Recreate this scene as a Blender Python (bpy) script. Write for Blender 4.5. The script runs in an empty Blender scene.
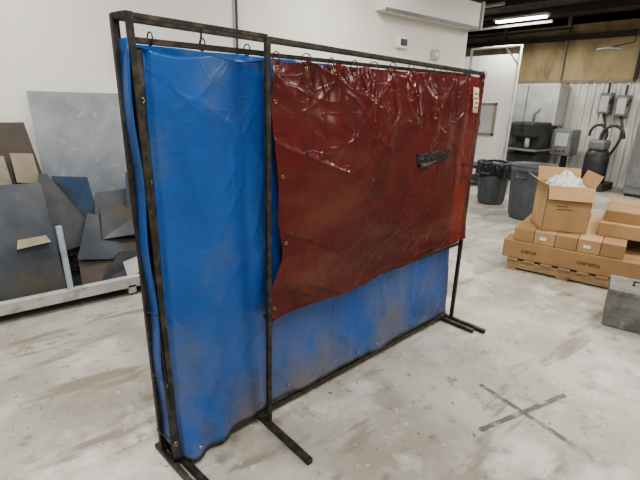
import bpy, bmesh, math, random
from mathutils import Vector, Matrix, noise
random.seed(4)
D=bpy.data; C=bpy.context
def link(o,parent=None):
    C.scene.collection.objects.link(o)
    if parent: o.parent=parent
    return o
def empty(name,loc=(0,0,0),rz=0):
    o=D.objects.new(name,None); o.location=loc; o.rotation_euler=(0,0,rz); return link(o)
# ---------------------------------------------------------------- materials
def mat(name,c1,layers=(),rough=.6,metal=0,bump=0,bscale=10,detail=6,spec=.5,stretch=(1,1,1),rvar=0,bdist=.02,zdirt=None,crease=0,see=None):
    """layers: (colour, scale, lo, hi[, stretch]) noise-blended over the base; zdirt: (colour, z_full, z_none, scale)"""
    m=D.materials.new(name); m.use_nodes=True; nt=m.node_tree; N=nt.nodes; L=nt.links
    b=N['Principled BSDF']; b.inputs['Roughness'].default_value=rough; b.inputs['Metallic'].default_value=metal
    b.inputs['Specular IOR Level'].default_value=spec
    b.inputs['Base Color'].default_value=(*c1,1)
    tc=N.new('ShaderNodeTexCoord')
    def mapped(st,off=0):
        mp=N.new('ShaderNodeMapping'); mp.inputs['Scale'].default_value=st; mp.inputs['Location'].default_value=(off,off*.7,off*.3)
        L.new(tc.outputs['Object'],mp.inputs['Vector']); return mp.outputs[0]
    def nfac(sc,l,h,st=stretch,off=0,det=detail):
        n=N.new('ShaderNodeTexNoise'); n.inputs['Scale'].default_value=sc; n.inputs['Detail'].default_value=det; n.inputs['Roughness'].default_value=.62
        L.new(mapped(st,off),n.inputs['Vector'])
        r=N.new('ShaderNodeMapRange'); r.inputs['From Min'].default_value=l; r.inputs['From Max'].default_value=h
        L.new(n.outputs['Fac'],r.inputs['Value']); return r.outputs[0]
    def mix(prev,col,fac):
        x=N.new('ShaderNodeMix'); x.data_type='RGBA'; L.new(fac,x.inputs['Factor'])
        if isinstance(prev,tuple): x.inputs['A'].default_value=(*prev,1)
        else: L.new(prev,x.inputs['A'])
        x.inputs['B'].default_value=(*col,1); return x.outputs['Result']
    out=c1
    for i,l in enumerate(layers):
        out=mix(out,l[0],nfac(l[1],l[2],l[3],l[4] if len(l)>4 else stretch,i*3.7))
    if zdirt:
        sp=N.new('ShaderNodeSeparateXYZ'); L.new(tc.outputs['Object'],sp.inputs[0])
        r=N.new('ShaderNodeMapRange'); r.inputs['From Min'].default_value=zdirt[2]; r.inputs['From Max'].default_value=zdirt[1]
        L.new(sp.outputs['Z'],r.inputs['Value'])
        mu=N.new('ShaderNodeMath'); mu.operation='MULTIPLY'; L.new(r.outputs[0],mu.inputs[0]); L.new(nfac(zdirt[3],.36,.66,(1,1,.6),9),mu.inputs[1])
        out=mix(out,zdirt[0],mu.outputs[0])
    if not isinstance(out,tuple): L.new(out,b.inputs['Base Color'])
    if rvar:
        r=nfac(4,.3,.7,off=5); mr=N.new('ShaderNodeMapRange'); mr.inputs['To Min'].default_value=rough-rvar; mr.inputs['To Max'].default_value=rough+rvar
        L.new(r,mr.inputs['Value']); L.new(mr.outputs[0],b.inputs['Roughness'])
    nrm=None
    if bump:
        n=N.new('ShaderNodeTexNoise'); n.inputs['Scale'].default_value=bscale; n.inputs['Detail'].default_value=5
        L.new(mapped(stretch),n.inputs['Vector'])
        bp=N.new('ShaderNodeBump'); bp.inputs['Strength'].default_value=bump; bp.inputs['Distance'].default_value=bdist
        L.new(n.outputs['Fac'],bp.inputs['Height']); nrm=bp.outputs[0]
    if crease:   # fold lines: distorted voronoi cell borders
        for sc,st,k in ((3.2,(1,1,.7),1),(7.5,(1,1,1.2),.5)):
            nn=N.new('ShaderNodeTexNoise'); nn.inputs['Scale'].default_value=3; L.new(mapped((1,1,1),k*4),nn.inputs['Vector'])
            ad=N.new('ShaderNodeVectorMath'); ad.operation='MULTIPLY_ADD'; ad.inputs[1].default_value=(.25,.25,.25)
            L.new(nn.outputs['Color'],ad.inputs[0]); L.new(mapped(st,k*2),ad.inputs[2])
            vo=N.new('ShaderNodeTexVoronoi'); vo.feature='DISTANCE_TO_EDGE'; vo.inputs['Scale'].default_value=sc; L.new(ad.outputs[0],vo.inputs['Vector'])
            mr=N.new('ShaderNodeMapRange'); mr.inputs['From Max'].default_value=.07; mr.interpolation_type='SMOOTHSTEP'; L.new(vo.outputs['Distance'],mr.inputs['Value'])
            bp=N.new('ShaderNodeBump'); bp.inputs['Strength'].default_value=crease*k; bp.inputs['Distance'].default_value=.006; bp.invert=True
            L.new(mr.outputs[0],bp.inputs['Height'])
            if nrm: L.new(nrm,bp.inputs['Normal'])
            nrm=bp.outputs[0]
    if nrm: L.new(nrm,b.inputs['Normal'])
    if see:
        t=N.new('ShaderNodeBsdfTransparent'); t.inputs[0].default_value=(*see[0],1)
        ms=N.new('ShaderNodeMixShader'); ms.inputs[0].default_value=see[1]
        L.new(b.outputs[0],ms.inputs[1]); L.new(t.outputs[0],ms.inputs[2]); L.new(ms.outputs[0],N['Material Output'].inputs['Surface'])
    return m
def emis(name,c,s):
    m=D.materials.new(name); m.use_nodes=True; b=m.node_tree.nodes['Principled BSDF']
    b.inputs['Base Color'].default_value=(*c,1); b.inputs['Emission Color'].default_value=(*c,1); b.inputs['Emission Strength'].default_value=s
    return m
M_floor=mat('concrete_floor',(.44,.42,.375),[((.33,.305,.26),1.4,.42,.60),((.21,.185,.145),.75,.50,.70),((.55,.53,.485),2.3,.53,.66),((.18,.16,.13),7,.58,.72),((.57,.555,.52),.9,.55,.70),((.13,.115,.09),22,.62,.70),((.24,.21,.165),1.3,.56,.64,(1,4,1)),((.60,.585,.55),14,.64,.72)],rough=.45,bump=.15,bscale=30,detail=12,rvar=.12)
M_wall=mat('painted_wall',(.72,.70,.645),[((.67,.65,.60),1.5,.35,.65),((.60,.58,.53),5,.62,.85)],rough=.7,bump=.08,bscale=8)
M_wall2=mat('painted_panel',(.78,.76,.72),rough=.6)
M_white=mat('white_corrugated',(.64,.62,.57),[((.45,.425,.37),3,.5,.8)],rough=.5,stretch=(1,1,.3))
M_ochre=mat('insulation_ochre',(.33,.255,.14),[((.47,.375,.225),1.4,.35,.65),((.21,.155,.085),2.5,.50,.72)],rough=.9,bump=.3,bscale=6,stretch=(1,1,.4))
M_ceil=mat('ceiling_dark',(.08,.072,.06),[((.14,.125,.10),3,.35,.65)],rough=.9)
M_beam=mat('beam_dark',(.045,.04,.033),rough=.7)
M_frame=mat('frame_steel',(.035,.033,.03),[((.11,.085,.055),25,.45,.7)],rough=.45,metal=.5)
M_hem=mat('hem_black',(.018,.019,.022),[((.06,.058,.052),14,.45,.7)],rough=.6)
M_blue=mat('blue_vinyl',(.012,.072,.265),[((.017,.093,.32),2.2,.38,.64),((.07,.115,.18),2.6,.53,.80),((.020,.045,.12),1.7,.53,.74)],rough=.34,bump=.09,bscale=9,rvar=.08,zdirt=((.16,.14,.11),.0,.75,3.2),crease=.24)
M_red=mat('red_vinyl',(.150,.022,.018),[((.105,.017,.014),2.2,.40,.62),((.19,.070,.040),1.7,.50,.74,(.5,.5,1.6)),((.070,.015,.013),4,.58,.75),((.23,.14,.10),6,.64,.82)],rough=.22,bump=.10,bscale=8,rvar=.07,crease=.5,see=((.42,.05,.045),.32))
M_ring=mat('ring_steel',(.4,.38,.33),rough=.3,metal=1)
M_brass=mat('brass_grommet',(.40,.31,.16),rough=.35,metal=1)
M_tape=mat('black_tape',(.010,.010,.011),rough=.2,bump=.8,bscale=40)
M_paper=mat('paper_tag',(.72,.60,.40),[((.55,.42,.25),20,.45,.7)],rough=.8)
M_card=mat('cardboard',(.36,.225,.11),[((.30,.185,.09),4,.35,.65)],rough=.85)
M_card2=mat('cardboard_light',(.43,.285,.15),[((.37,.235,.12),4,.35,.65)],rough=.85)
M_ink=mat('ink_black',(.04,.03,.025),rough=.8)
M_label=mat('label_white',(.7,.68,.62),rough=.7)
M_wood=mat('pallet_wood',(.38,.26,.14),[((.25,.165,.09),6,.35,.65)],rough=.85,stretch=(1,6,6))
M_bin=mat('bin_grey',(.10,.112,.125),[((.07,.08,.09),5,.35,.65)],rough=.55)
M_bag=mat('black_bag',(.012,.012,.014),rough=.3,bump=.7,bscale=25)
M_plastic=mat('clear_plastic_bag',(.62,.62,.60),[((.42,.42,.41),12,.4,.6)],rough=.25,bump=.8,bscale=18)
M_block=mat('block_grey',(.19,.185,.165),[((.12,.118,.105),8,.4,.6),((.30,.29,.26),5,.55,.7)],rough=.7,bump=.25,bscale=30)
M_galv=mat('galvanized_sheet',(.30,.315,.325),[((.22,.235,.25),3.5,.38,.62),((.42,.43,.42),9,.58,.7),((.17,.175,.18),1.6,.55,.75)],rough=.42,metal=.35)
M_dsheet=mat('dark_steel_sheet',(.048,.055,.066),[((.085,.088,.092),3,.4,.65),((.11,.085,.055),2,.54,.7)],rough=.4,metal=.5)
M_dsheet2=mat('grey_steel_sheet',(.095,.10,.105),[((.06,.063,.068),3,.4,.6),((.13,.095,.06),2.5,.56,.72)],rough=.45,metal=.5)
M_bluesheet=mat('blue_film_sheet',(.035,.065,.12),[((.07,.08,.09),4,.4,.7)],rough=.4,metal=.3)
M_bsheet=mat('brown_steel_sheet',(.085,.065,.05),[((.055,.05,.045),3,.4,.65)],rough=.5,metal=.3)
M_tan=mat('tan_board',(.30,.255,.195),[((.22,.18,.135),5,.4,.65)],rough=.85)
M_rack=mat('rack_rail',(.46,.45,.42),[((.27,.24,.20),9,.5,.7)],rough=.5)
M_pipe=mat('pipe_blue_grey',(.38,.45,.50),[((.25,.27,.28),10,.5,.7)],rough=.4)
M_grey=mat('machine_grey',(.22,.225,.22),[((.16,.165,.165),4,.4,.6)],rough=.5)
M_dark=mat('machine_dark',(.028,.03,.034),[((.06,.058,.055),7,.4,.65)],rough=.5)
M_lgrey=mat('light_grey_metal',(.52,.52,.50),[((.40,.40,.385),4,.4,.65)],rough=.5)
M_lamp=emis('fluorescent_tube',(1,.98,.92),9)
M_lampw=mat('fixture_white',(.7,.7,.68),rough=.5)
M_mark=mat('tape_residue',(.13,.115,.09),[((.36,.335,.29),11,.48,.62)],rough=.6)
# ---------------------------------------------------------------- geometry helpers
def mesh(name,verts,faces,m,parent=None,smooth=False,bevel=0,solid=0):
    me=D.meshes.new(name); me.from_pydata([tuple(v) for v in verts],[],faces); me.update()
    bm=bmesh.new(); bm.from_mesh(me); bmesh.ops.recalc_face_normals(bm,faces=bm.faces); bm.to_mesh(me); bm.free()
    o=D.objects.new(name,me); me.materials.append(m)
    if smooth:
        for p in me.polygons: p.use_smooth=True
    link(o,parent)
    if solid:
        s=o.modifiers.new('s','SOLIDIFY'); s.thickness=solid; s.offset=0
    if bevel:
        b=o.modifiers.new('b','BEVEL'); b.width=bevel; b.segments=2; b.limit_method='ANGLE'
    return o
BF=[(0,1,2,3),(4,7,6,5),(0,4,5,1),(1,5,6,2),(2,6,7,3),(3,7,4,0)]
def box(name,lo,hi,m,parent=None,bevel=0):
    x0,y0,z0=lo;x1,y1,z1=hi
    v=[(x0,y0,z0),(x1,y0,z0),(x1,y1,z0),(x0,y1,z0),(x0,y0,z1),(x1,y0,z1),(x1,y1,z1),(x0,y1,z1)]
    return mesh(name,v,BF,m,parent,bevel=bevel)
def tube(name,pts,r,m,parent=None,cyclic=False):
    pts=[Vector(p) for p in pts]
    cu=D.curves.new(name,'CURVE'); cu.dimensions='3D'
    sp=cu.splines.new('POLY'); sp.points.add(len(pts)-1)
    for i,p in enumerate(pts): sp.points[i].co=(*p,1)
    sp.use_cyclic_u=cyclic
    cu.bevel_depth=r; cu.bevel_resolution=3; cu.use_fill_caps=True
    o=D.objects.new(name,cu); o.data.materials.append(m); link(o,parent)
    dg=C.evaluated_depsgraph_get(); me=D.meshes.new_from_object(o.evaluated_get(dg))
    for p in me.polygons: p.use_smooth=True
    D.objects.remove(o); o=D.objects.new(name,me)
    if not me.materials: me.materials.append(m)
    return link(o,parent)
def sqbar(name,a,b,w,m,parent=None):
    a=Vector(a);b=Vector(b);d=(b-a).normalized()
    up=Vector((0,0,1)) if abs(d.z)<.9 else Vector((1,0.075,0)).normalized()
    s=d.cross(up).normalized()*w/2; t=s.cross(d).normalized()*w/2
    v=[a-s-t,a+s-t,a+s+t,a-s+t,b-s-t,b+s-t,b+s+t,b-s+t]
    return mesh(name,v,BF,m,parent,bevel=w*.12)
def lathe(name,prof,m,parent=None,loc=(0,0,0),seg=40,smooth=True):
    v=[];f=[]
    for i in range(seg):
        a=2*math.pi*i/seg
        for r,z in prof: v.append((loc[0]+r*math.cos(a),loc[1]+r*math.sin(a),loc[2]+z))
    n=len(prof)
    for i in range(seg):
        j=(i+1)%seg
        for k in range(n-1): f.append((i*n+k,j*n+k,j*n+k+1,i*n+k+1))
    return mesh(name,v,f,m,parent,smooth=smooth)
def grid(name,fn,nu,nv,m,parent=None,solid=.004):
    v=[];f=[]
    for j in range(nv+1):
        for i in range(nu+1): v.append(fn(i/nu,j/nv))
    for j in range(nv):
        for i in range(nu):
            a=j*(nu+1)+i; f.append((a,a+1,a+nu+2,a+nu+1))
    return mesh(name,v,f,m,parent,smooth=True,solid=solid)
def nz(x,y,z=0): return noise.noise(Vector((x,y,z)))
# ---------------------------------------------------------------- room
H=3.5
slab=box
slab('floor',(-5,-4,-.1),(13,11,0),M_floor)
slab('ceiling',(-5,-4,H),(13,11,H+.1),M_ceil)
slab('wall_back',(-5,4.4,0),(4.33,4.55,H),M_wall)
slab('wall_back_low',(4.33,4.4,0),(6.33,4.55,2.68),M_wall)
slab('wall_partition',(9.5,5.33,0),(9.6,11,2.65),M_wall2)
v=[];f=[];ys=[];y=-4.0
while y<11:
    ys+= [(y,0),(y+.06,0),(y+.08,.03),(y+.14,.03),(y+.16,0)]; y+=.16
for (yy,dx) in ys: v+=[(10.99-dx,yy,0),(10.99-dx,yy,2.15)]
for i in range(len(ys)-1): f.append((2*i,2*i+2,2*i+3,2*i+1))
mesh('wall_far_cladding',v,f,M_white)
slab('wall_far',(11,-4,0),(11.15,11,H),M_ochre)
for i,yy in enumerate([-1,.5,2,3.5,5,6.5,8]):
    box('trim_%d'%(i+1),(10.93,yy,2.15),(11,yy+.06,H),M_beam if i in(3,) else M_tan)
box('trim_8',(10.85,-4,3.02),(11,11,3.12),M_beam)
box('trim_9',(10.94,-4,2.13),(11,11,2.19),M_tan)
bm_=empty('ceiling_beams')
for i in range(9):
    x=.2+i*1.35
    box('joist_%d'%i,(x,-4,H-.16),(x+.07,11,H),M_beam,bm_)
for i in range(5): tube('pipe_%d'%i,[(6.8+i*.9,4.7,H-.2-.03*i),(6.8+i*.9,11,H-.2-.03*i)],.03,M_lgrey if i%2 else M_dark,bm_)
hb=empty('duct_header')
box('shell',(4.33,4.22,2.68),(6.33,4.75,3.02),M_wall2,hb,bevel=.01)
box('end_flange',(6.33,4.19,2.66),(6.37,4.78,3.04),M_lgrey,hb)
box('lip',(4.33,4.205,2.66),(6.33,4.225,2.70),M_grey,hb)
# ---------------------------------------------------------------- welding screen
O=Vector((.55,1.665,0)); ang=math.radians(4.3); dx=Vector((math.cos(ang),math.sin(ang),0)); dy=Vector((-math.sin(ang),math.cos(ang),0))
def S(x,y,z): return O+dx*x+dy*y+Vector((0,0,z))
ws=empty('welding_screen')
W=2.20
def bar(n,a,b,w=.024): return sqbar(n,S(*a),S(*b),w,M_frame,ws)
bar('rear_post_left',(-.03,.09,0.0),(-.06,.09,1.86),.026); bar('rear_post_right',(W,.05,0.0),(W,.05,1.82))
bar('rear_rail_top',(-.06,.09,1.85),(W,.05,1.81),.02); bar('rear_rail_bottom',(-.03,.08,.05),(W,.05,.05))
bar('left_post',(0,.0,0.0),(-.045,.0,1.86),.022)
bar('joiner_top',(-.06,.09,1.85),(-.045,0,1.85))
bar('curtain_rod',(-.045,.02,1.775),(.50,-.01,1.775),.020); bar('curtain_rod_2',(.50,.02,1.775),(W,.02,1.785),.018)
bar('blue_bottom_rail',(0,-.02,.035),(W,-.02,.035),.022)
bar('front_post_mid',(.455,-.085,0.0),(.455,-.085,1.83),.022); bar('front_post_right',(W+.02,-.06,0.0),(W+.02,-.06,1.80),.024)
bar('front_rail_top',(-.045,-.0,1.85),(.455,-.085,1.83),.016)
bar('front_rail_top_b',(.455,-.085,1.82),(W+.02,-.06,1.795),.022)
bar('front_crossbar',(.455,-.05,.60),(W+.02,-.04,.62),.02)
bar('foot_mid',(.45,.10,.015),(.44,-.42,.015),.03)
bar('foot_left_a',(0,.14,.015),(.03,-.30,.015),.028); bar('foot_left_b',(-.04,.14,.015),(-.015,-.32,.015),.022)
bar('foot_right_a',(W+.02,.2,.015),(W+.02,-.34,.015),.03); bar('foot_right_b',(W-.04,.2,.015),(W-.04,-.28,.015),.03)
def ridge(x,y,z,s=1): return 1-2*abs(nz(x,y,z))
def blue(u,v):
    x=-.03+u*(W+.02)
    near=math.exp(-((x-.12)/.18)**2)
    ztop=1.755-.018*abs(math.sin(x*math.pi/.26)); zb=.055+.02*nz(x*2.5,3,3)+.012*nz(x*9,1,3)-.035*near
    z=zb+(ztop-zb)*v
    fold=.012*math.sin(x*15+.8*nz(x*1.2,z*.8)*3)*(.15+.85*v**1.5)+.022*nz(x*2.0,z*1.1,3)+.004*nz(x*7,z*4,5)
    crease=.007*ridge(x*2.2+z*.5,z*1.0,4)**10+.003*ridge(x*5-z*2,z*2.4,11)**8
    dr=(1-v)**4
    y=.012+fold-crease-.03*dr+.015*dr*nz(x*6,z*5,9)-near*dr*(.045+.022*math.sin(x*34+z*5))
    if x<.02: y+=.02
    return S(x,y,z)
grid('blue_curtain',blue,240,150,M_blue,ws)
grid('blue_curtain_rear',lambda u,v:S(-.05*v-.02+u*(W+.05),.085+.012*math.sin(u*50)+.02*nz(u*4,v*3,9),.07+1.70*v),90,40,M_blue,ws)
grid('blue_end_strip',lambda u,v:S(-.028-.03*v+.006*math.sin(v*20),.0+.085*u,.1+1.68*v),4,40,M_blue,ws)
grid('hem_left',lambda u,v:Vector(blue(u*.016,v))-dy*.012-dx*.004,3,90,M_hem,ws,solid=.006)
grid('hem_bottom',lambda u,v:Vector(blue(.016+.98*u,.008*v))-dy*.004,200,2,M_hem,ws,solid=.006)
def redp(u,v):
    xl=.480+(.055*math.exp(-((v-.27)/.10)**2)+.035*math.exp(-((v-.50)/.22)**2))-.012*math.exp(-((v-.0)/.1)**2)
    xr=W+.02-.03*math.exp(-((v-.25)/.15)**2)
    x=xl+(xr-xl)*u
    zt=1.755+.03*u-.013*abs(math.sin(u*math.pi*9)); zb=.585+.085*u+.006*math.sin(u*14)-.012*math.sin(u*3.1)
    z=zb+(zt-zb)*v
    y=-.075
    y+=-.045*math.sin(math.pi*min(1,(1-v)*1.1))*math.sin(math.pi*u)
    y+=.008*math.sin(u*57+2*nz(u*3,v*2))*v**3
    y+=.010*(1-v)**1.5*math.sin(u*17+v*9+2.5*nz(u*2,v*2,4))
    y+=.018*nz(u*3.2,v*2.4,7)+.003*nz(u*12,v*9,6)
    y-=.005*ridge(u*2.6+v*1.2,v*2.0,2)**9
    y-=.005*ridge(u*5-v*3.2,v*2.2-u,21)**9
    y-=.010*ridge(u*3.5+v*4.5,v*1.0,33)**9*math.exp(-((u-.12)/.25)**2)
    y-=.008*ridge(u*8,v*1.0,40)**5*v
    return S(x,y,z)
grid('red_curtain',redp,280,190,M_red,ws,solid=0)
def onred(u,v,off=.01): return Vector(redp(u,v))-dy*off
tube('hem_cord',[onred(i/120,.0,.001) for i in range(121)],.0035,M_red,ws)
grid('black_tape_patch',lambda a,b:onred(.565+.215*a,.585+.058*(b-.5)*(1.0+.45*nz(a*8,5,1))*(1-.25*a)+.010*nz(a*5,2,2),.004+.003*nz(a*18,b*6)),50,10,M_tape,ws,solid=.002)
grid('tape_flap',lambda a,b:onred(.58+.10*a,.565-.030*b*(1-a),.006+.008*b),12,4,M_tape,ws,solid=.002)
grid('paper_tag',lambda a,b:onred(.905+.035*a,.80+.14*b,.030),3,4,M_paper,ws,solid=.002)
for k in range(4): tube('tag_line_%d'%k,[onred(.912,.83+.025*k,.033),onred(.933,.83+.025*k,.033)],.0025,M_ink,ws)
def torus(name,c,axis,R,r,m):
    axis=Vector(axis).normalized(); a=axis.orthogonal().normalized(); b=axis.cross(a)
    return tube(name,[Vector(c)+a*R*math.cos(t)+b*R*math.sin(t) for t in [i*2*math.pi/18 for i in range(18)]],r,m,ws,cyclic=True)
for k in range(3): torus('ring_%d'%k,S(.03+.2*k,.02,1.785),dx,.022,.0025,M_hem)
tube('hook',[S(.22,.0,1.84),S(.225,.02,1.80),S(.21,.0,1.785),S(.23,.0,1.775)],.004,M_hem,ws)
for k in range(12):
    u=.015+k*.088
    torus('red_ring_%d'%k,Vector(redp(u,.985))+Vector((0,0,.025)),dx+dy*.4*math.sin(k*2),.024,.0022,M_hem)
    torus('red_grommet_%d'%k,onred(u,.975,.004),dy,.007,.0025,M_brass)
for k in range(4):
    torus('red_side_grommet_%d'%k,onred(.012,.05+.27*k,.004),dy,.007,.0025,M_brass)
for k in range(6):
    torus('blue_side_grommet_%d'%k,Vector(blue(.006,.05+.17*k))-dy*.018,dy,.008,.003,M_brass)
    tube('tie_%d'%k,[S(-.03,-.012,.14+.3*k),S(-.05,.03,.15+.3*k),S(-.05,.09,.14+.3*k)],.0025,M_hem,ws)
for k in range(12): torus('bottom_grommet_%d'%k,Vector(blue(.05+k*.083,.03))-dy*.006,dy,.006,.0025,M_ring)
# ---------------------------------------------------------------- sheet metal rack on left
rk=empty('sheet_metal_rack')
box('front_rail',(-1.6,3.60,.07),(1.45,3.66,.16),M_rack,rk,bevel=.005)
box('rear_rail',(-1.6,4.22,.07),(1.45,4.28,.16),M_rack,rk)
box('deck',(-1.6,3.66,.09),(1.45,4.22,.12),M_dsheet,rk)
for x in (-1.55,-.3,.9,1.38): box('cross_%0.1f'%x,(x,3.6,.02),(x+.06,4.28,.09),M_rack,rk)
tube('stake',[(.49,3.63,.1),(.47,3.63,.66)],.022,M_pipe,rk)
tube('stake_b',[(1.40,3.63,.1),(1.40,3.63,.6)],.02,M_pipe,rk)
for i,x in enumerate((-1.5,1.3)):
    for j,yy in enumerate((3.7,4.15)):
        o=lathe('caster_%d%d'%(i,j),[(0,-.012),(.035,-.012),(.035,.012),(0,.012)],M_dark,rk); o.rotation_euler=(math.pi/2,0,0); o.location=(x,yy,.035)
def plate(name,pts,m,t=.004): return mesh(name,pts,[tuple(range(len(pts)))],m,rk,solid=t)
plate('galvanized_sheet',[(.52,4.18,.13),(1.9,4.18,.13),(1.9,4.385,1.60),(.49,4.385,1.60)],M_galv)
plate('brown_sheet',[(-1.2,4.1,.13),(.62,4.1,.13),(.43,4.33,1.36),(-1.2,4.33,1.36)],M_bsheet)
plate('tan_board',[(.30,4.12,.92),(.46,4.12,.90),(.44,4.18,1.13),(.29,4.18,1.14)],M_tan)
plate('tan_board_2',[(-.1,4.13,.90),(.27,4.13,.90),(.25,4.19,1.12),(-.1,4.19,1.14)],M_tan)
plate('dark_sheet',[(-.9,3.72,.13),(.48,3.72,.13),(.44,3.98,.93),(-.9,3.98,.95)],M_dsheet)
plate('dark_sheet_2',[(.36,3.90,.35),(.82,3.95,.42),(.80,3.99,.48),(.50,4.08,.98),(.44,4.08,.98)],M_dsheet2)
plate('blue_grey_sheet',[(.50,4.03,.3),(.84,4.05,.5),(.80,4.14,.92),(.54,4.14,.95)],M_bluesheet)
plate('offcut_0',[(.50,4.0,.3),(.70,4.0,.3),(.66,4.10,.84),(.56,4.10,.9)],M_dsheet)
plate('offcut_1',[(.58,3.75,.34),(1.16,3.80,.22),(1.24,4.02,.50),(.74,4.02,.64)],M_dsheet)
plate('offcut_2',[(.78,3.98,.50),(1.25,4.02,.55),(1.22,4.13,.80),(.84,4.13,.78)],M_dsheet2)
plate('offcut_3',[(.80,3.87,.44),(1.28,3.80,.46),(1.24,4.0,.64),(.86,4.06,.70)],M_dsheet)
plate('offcut_4',[(.58,3.70,.14),(1.38,3.70,.16),(1.34,3.88,.40),(.60,3.84,.36)],M_bsheet)
plate('offcut_5',[(.70,3.68,.13),(1.30,3.68,.13),(1.25,3.8,.30),(.9,3.78,.34)],M_dsheet2)
plate('offcut_6',[(1.0,3.9,.3),(1.38,3.9,.3),(1.34,4.1,.7),(1.1,4.1,.95)],M_bluesheet)
plate('tan_offcut',[(.20,3.73,.50),(.42,3.74,.52),(.40,3.80,.56),(.22,3.80,.55)],M_tan)
plate('light_offcut',[(.92,3.67,.14),(1.14,3.67,.2),(1.02,3.72,.29),(.9,3.70,.27)],M_lgrey)
# ---------------------------------------------------------------- wall fittings
el=empty('emergency_light')
box('housing',(4.74,4.33,2.29),(4.92,4.40,2.43),M_wall2,el,bevel=.01); box('face',(4.77,4.32,2.32),(4.89,4.331,2.40),M_dark,el)
th_=empty('thermostat_box')
box('plate',(5.50,4.36,2.20),(5.64,4.40,2.34),M_lgrey,th_,bevel=.008); box('dial',(5.54,4.345,2.24),(5.60,4.361,2.30),M_wall2,th_,bevel=.004)
tube('wall_conduit',[(2.38,4.375,H),(2.38,4.375,1.4)],.012,M_dark)
hk=empty('wall_hook')
tube('strap',[(1.22,4.37,2.0),(1.23,4.36,1.86),(1.22,4.35,1.78)],.012,M_dark,hk); box('plate',(1.20,4.37,1.94),(1.24,4.40,2.02),M_lgrey,hk)
# ---------------------------------------------------------------- background
wn=empty('window_1')
for n,lo,hi in [('frame_l',(9.45,5.62,.95),(9.5,5.66,1.65)),('frame_r',(9.45,6.0,.95),(9.5,6.04,1.65)),('frame_t',(9.45,5.62,1.61),(9.5,6.04,1.65)),('frame_b',(9.45,5.62,.95),(9.5,6.04,.99))]: box(n,lo,hi,M_tan,wn)
box('pane',(9.48,5.66,.99),(9.5,6.0,1.61),M_lgrey,wn)
gp=empty('pipe_gate_frame')
tube('arch',[(9.3,5.15,0.0),(9.3,5.15,2.78),(9.3,6.3,2.78),(9.3,6.3,0)],.035,M_lgrey,gp)
tube('brace',[(9.3,5.15,2.4),(9.3,5.5,2.78)],.02,M_lgrey,gp)
def trash(name,x,y,m,h=.8,r=.29,bag=False):
    e=empty(name,(x,y,0))
    lathe('body',[(0,.0),(r*.78,.0),(r*.82,.03),(r*.98,h-.12),(r*1.0,h-.10),(r*1.06,h-.09),(r*1.06,h-.05),(r*1.0,h-.045),(r*1.07,h-.02),(r*1.08,h),(r*1.02,h),(r*.95,h-.05),(r*.76,.05),(0,.04)],m,e)
    for s in (-1,1):
        tube('handle_%d'%s,[(s*(r*1.0),-.07,h-.16),(s*(r*1.0+.05),-.06,h-.17),(s*(r*1.0+.05),.06,h-.17),(s*(r*1.0),.07,h-.16)],.014,m,e)
    for k in range(12):
        a=k*math.pi/6
        tube('rib_%d'%k,[(r*.84*math.cos(a),r*.84*math.sin(a),.05),(r*.985*math.cos(a),r*.985*math.sin(a),h-.12)],.008,m,e)
    if bag:
        def bg_(u,v):
            q=(r*1.10+.015*math.sin(u*60))*(1 if v<.6 else 1-(v-.6)*.6); t=u*2*math.pi
            return (q*math.cos(t),q*math.sin(t),h-.22+.24*min(v,.7)/.7-.1*max(0,v-.7)+.03*math.sin(u*25)*(1-v))
        grid('bag',bg_,60,8,M_bag,e)
    return e
trash('trash_can',6.50,3.13,M_bin,r=.29)
trash('trash_can',7.0,4.02,M_bin,h=.70,r=.25,bag=True)
cb=empty('wall_cabinet')
box('body',(10.45,4.75,1.2),(10.9,6.2,2.1),M_lgrey,cb,bevel=.02); box('leg_1',(10.5,4.8,0),(10.56,4.86,1.2),M_dark,cb); box('leg_2',(10.5,6.1,0),(10.56,6.16,1.2),M_dark,cb)
box('door_line',(10.44,5.45,1.25),(10.452,5.47,2.05),M_grey,cb)
mc=empty('shop_machine')
box('base',(9.6,4.62,0.0),(10.2,5.25,.6),M_dark,mc,bevel=.02); box('column',(9.7,4.65,.5),(10.15,5.2,1.0),M_dark,mc,bevel=.02)
box('head',(9.55,4.65,.95),(10.2,5.25,1.28),M_dark,mc,bevel=.05); tube('arm',[(9.6,4.8,1.2),(9.5,4.75,1.45),(9.6,4.7,1.55)],.03,M_grey,mc)
box('table',(9.45,4.6,.68),(10.2,5.26,.72),M_grey,mc,bevel=.01); lathe('spindle',[(0,0),(.05,0),(.05,.2),(0,.2)],M_lgrey,mc,loc=(9.62,4.87,.75)); lathe('knob',[(0,0),(.04,.0),(.04,.04),(0,.04)],M_label,mc,loc=(9.8,4.9,1.28))
bg=empty('control_box')
box('box',(10.2,4.22,.60),(10.65,4.62,1.15),M_grey,bg,bevel=.02); box('stand',(10.4,4.35,0),(10.5,4.45,.60),M_dark,bg); box('foot',(10.3,4.25,0),(10.6,4.55,.03),M_dark,bg)
box('panel',(10.19,4.28,.8),(10.202,4.54,1.08),M_lgrey,bg)
for k in range(3): box('button_%d'%k,(10.18,4.31+.08*k,.68),(10.202,4.34+.08*k,.71),M_ink,bg)
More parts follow.
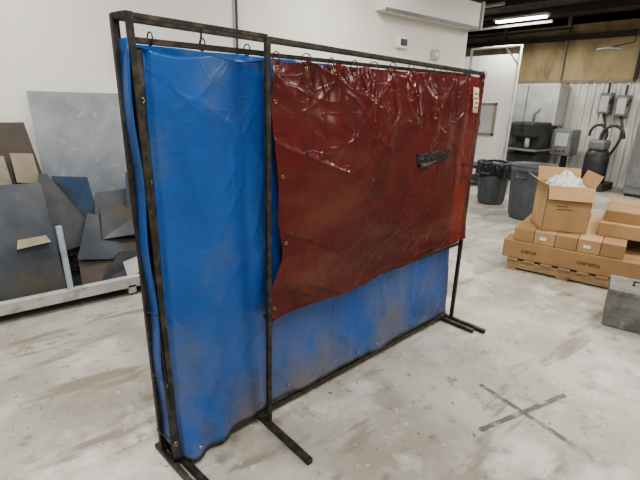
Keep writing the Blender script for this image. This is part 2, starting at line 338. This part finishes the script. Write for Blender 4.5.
for k,(yy,z0) in enumerate([(3.93,1.50),(3.60,1.46)]):
    e=empty('electrical_disconnect')
    box('box',(10.75,yy-.11,z0),(10.955,yy+.11,z0+.42),M_grey,e,bevel=.01)
    box('cover',(10.735,yy-.08,z0+.04),(10.752,yy+.08,z0+.36),M_lgrey,e,bevel=.004)
    tube('handle',[(10.76,yy-.1,z0+.2),(10.73,yy-.15,z0+.34)],.018,M_dark,e)
    tube('conduit',[(10.86,yy,z0+.42),(10.86,yy,z0+.62)],.02,M_dark,e)
    tube('cable',[(10.84,yy,z0)]+[(10.84-.12*math.sin(t/10*math.pi),yy-.12*math.sin(t/10*6),z0*(1-t/10)) for t in range(1,11)],.026,M_dark,e)
pm=empty('pump_unit')
lathe('tank',[(0,.0),(.2,0),(.22,.05),(.22,.55),(.18,.65),(0,.68)],M_dark,pm,loc=(10.2,3.65,.15)); box('skid',(9.9,3.35,.0),(10.5,3.95,.15),M_dark,pm)
box('motor',(10.0,3.5,.8),(10.4,3.8,1.0),M_grey,pm,bevel=.05)
def arc(c,R,a0,a1,n=14): return [(c[0],c[1]+R*math.cos(a0+(a1-a0)*i/n),c[2]+R*1.2*math.sin(a0+(a1-a0)*i/n)) for i in range(n+1)]
tube('hose',arc((10.1,3.42,1.05),.20,math.pi,-.9),.03,M_dark,pm)
tube('hose_b',arc((10.15,3.70,1.1),.16,-.2,3.6),.026,M_dark,pm)
gc=empty('machine_cabinet')
box('body',(9.9,2.0,.05),(10.6,2.98,1.45),M_grey,gc,bevel=.03); box('plinth',(9.95,2.05,0),(10.55,2.95,.06),M_dark,gc); box('door',(9.885,2.1,.2),(9.905,2.90,1.3),M_grey,gc,bevel=.005)
dk=empty('shop_cart')
box('tray',(8.2,5.0,.35),(8.8,5.5,.42),M_dark,dk,bevel=.01); box('tray_low',(8.2,5.0,.1),(8.8,5.5,.15),M_dark,dk)
for x in (8.22,8.76):
    for yy in (5.02,5.46): tube('leg',[(x,yy,0.0),(x,yy,.42)],.015,M_dark,dk)
def fixture(x,y,z,L=1.1,power=55,name='fluorescent_light'):
    e=empty(name,(x,y,z)); a,b=.09,L/2
    box('housing',(-a,-b,.0),(a,b,.05),M_lampw,e)
    for s in (-.04,.04): tube('tube',[(s,-b+.03,-.02),(s,b-.03,-.02)],.016,M_lamp,e)
    for s in (-1,1): tube('hanger',[(0,s*b*.8,.05),(0,s*b*.8,H-z)],.004,M_dark,e)
    l=D.lights.new('lamp','AREA'); l.shape='RECTANGLE'; l.size=a*2; l.size_y=b*2; l.energy=power; l.color=(1,.975,.925)
    o=D.objects.new('lamp_glow',l); link(o,e); o.location=(0,0,-.05)
fixture(9.26,5.24,3.28)
for (x,y) in [(.3,.3),(2.6,-.4),(5,.8),(7.4,2.6),(3.4,3.0),(.2,2.9),(9.2,1.2),(-2.2,1.5),(0,-2.5),(5.5,-2.5),(7.0,6.5)]:
    fixture(x,y,3.28,power=57)
hl=empty('ceiling_arm_lamp')
lathe('shade',[(0,.05),(.05,.05),(.20,.015),(.21,.0),(.19,.0),(.04,.03)],M_lgrey,hl,loc=(9.85,3.72,2.66)); tube('arm',[(9.85,3.72,2.7),(9.95,3.35,2.78),(9.95,3.2,H)],.014,M_dark,hl)
# ---------------------------------------------------------------- pallet with cartons
pa=math.radians(-74)
pl=empty('pallet',(4.21,2.14,0),pa)
for i in range(3): box('stringer_%d'%i,(0,.02+.55*i,.02),(1.05,.06+.55*i,.10),M_wood,pl)
for i in range(7): box('deck_%d'%i,(.0+.158*i,0,.10),(.10+.158*i,1.2,.118),M_wood,pl)
for i in range(3): box('bottom_%d'%i,(.0+.47*i,0,0),(.10+.47*i,1.2,.02),M_wood,pl)
cs=empty('carton_stack',(4.21,2.14,0),pa)
box('long_carton',(-.06,.02,.12),(1.22,.30,.30),M_card,cs,bevel=.006)
box('long_carton_b',(-.02,.31,.12),(1.3,.60,.30),M_card,cs,bevel=.006)
box('long_carton_c',(0,.61,.12),(1.3,1.25,.30),M_card2,cs,bevel=.006)
for i in range(5):
    x=.02+.19*i
    box('carton_end_%d'%i,(x,.04,.302),(x+.186,1.35,.43),M_card2 if i%2 else M_card,cs,bevel=.005)
    if i in (1,3): box('label_%d'%i,(x+.05,.036,.35),(x+.11,.041,.38),M_label,cs)
def glyphs(pre,x0,z0,n,s,parent,y):
    for i in range(n):
        x=x0+i*s*.8; w=s*.5
        box('%s_%da'%(pre,i),(x,y,z0),(x+s*.14,y+.004,z0+s),M_ink,parent)
        if i%3!=1: box('%s_%db'%(pre,i),(x,y,z0+s*.85),(x+w,y+.004,z0+s),M_ink,parent)
        if i%2==0: box('%s_%dc'%(pre,i),(x,y,z0),(x+w,y+.004,z0+s*.15),M_ink,parent)
        if i%3!=0: box('%s_%dd'%(pre,i),(x+w-s*.14,y,z0),(x+w,y+.004,z0+s),M_ink,parent)
glyphs('lettering',.12,.19,6,.030,cs,.0165); glyphs('lettering_b',.62,.19,8,.030,cs,.0165)
fc=empty('flat_carton',(4.21,2.14,.432),pa)
box('carton',(.72,.30,0),(1.5,1.25,.13),M_card2,fc,bevel=.006)
box('carton_top',(.75,.38,.13),(1.5,1.2,.24),M_card,fc,bevel=.006)
box('tape_strip',(.74,.75,.2405),(1.49,.80,.242),M_tan,fc)
ob=empty('open_cardboard_box',(4.66,1.90,.432),math.radians(-50))
a=.205;hh=.45
for n,lo,hi in [('side_1',(-a,-a,0),(a,-a+.006,hh)),('side_2',(-a,a-.006,0),(a,a,hh)),('side_3',(-a,-a,0),(-a+.006,a,hh)),('side_4',(a-.006,-a,0),(a,a,hh)),('bottom',(-a,-a,0),(a,a,.006))]:
    box(n,lo,hi,M_card2,ob)
def flap(n,p): mesh(n,p,[(0,1,2,3)],M_card2,ob,solid=.005)
flap('flap_1',[(-a,-a,hh),(a,-a,hh),(a,-a-.07,hh-.13),(-a,-a-.07,hh-.12)])
flap('flap_2',[(-a,a,hh),(a,a,hh),(a,a+.05,hh+.12),(-a,a+.05,hh+.13)])
flap('flap_3',[(-a,-a,hh),(-a,a,hh),(-a-.10,a,hh+.06),(-a-.10,-a,hh+.05)])
flap('flap_4',[(a,-a,hh),(a,a,hh),(a+.05,a,hh+.12),(a+.05,-a,hh+.11)])
def bagf(u,v):
    rr=.195*math.sin(math.pi*(.02+.48*(1-v))); t=2*math.pi*u
    k=1+.15*nz(math.cos(t)*3,math.sin(t)*3,v*5)
    return (rr*k*math.cos(t),rr*k*math.sin(t),hh-.08+.19*v+.04*nz(math.cos(t)*4,math.sin(t)*4,v*6))
grid('plastic_bag',bagf,48,16,M_plastic,ob)
box('print_mark',(-.10,-a-.004,.25),(.0,-a-.001,.255),M_ink,ob); box('print_mark_b',(-.10,-a-.004,.22),(.04,-a-.001,.225),M_ink,ob)
bk=empty('steel_block_box',(3.67,1.03,0),math.radians(-72))
box('body',(0,0,0.0),(.5,.36,.30),M_block,bk,bevel=.012)
box('lid_lip',(-.005,-.005,.27),(.505,.365,.305),M_block,bk,bevel=.005)
tube('handle',[(.15,.18,.305),(.15,.18,.34),(.35,.18,.34),(.35,.18,.305)],.008,M_dark,bk)
fx=empty('floor_tape_mark')
def strip(n,a,b,w,z):
    a=Vector((*a,z));b=Vector((*b,z));d=(b-a).normalized();s=Vector((-d.y,d.x,0))*w/2
    nn=24;v=[];f=[]
    for i in range(nn+1):
        p=a.lerp(b,i/nn); k=1+.5*nz(i*.7,w*30); v+=[p-s*k,p+s*k]
    for i in range(nn): f.append((2*i,2*i+2,2*i+3,2*i+1))
    mesh(n,v,f,M_mark,fx)
strip('strip_1',(2.21,1.16),(2.14,.56),.030,.001); strip('strip_2',(1.86,.936),(2.525,.803),.030,.002)
# ---------------------------------------------------------------- world + camera
wd=D.worlds.new('World'); C.scene.world=wd; wd.use_nodes=True
wd.node_tree.nodes['Background'].inputs[0].default_value=(1,.985,.955,1); wd.node_tree.nodes['Background'].inputs[1].default_value=.45
cam=D.cameras.new('Camera'); co=D.objects.new('Camera',cam); link(co)
cam.sensor_width=36; cam.lens=444/640*36; cam.clip_start=.05
R=Matrix.Rotation(math.radians(-39),4,'Z')@Matrix.Rotation(math.radians(90-17.5),4,'X')@Matrix.Rotation(math.radians(1.78),4,'Z')
co.matrix_world=Matrix.Translation((0,0,1.6))@R
C.scene.camera=co
try:
    C.scene.view_settings.view_transform='AgX'; C.scene.view_settings.look='AgX - Medium High Contrast'
except Exception: pass
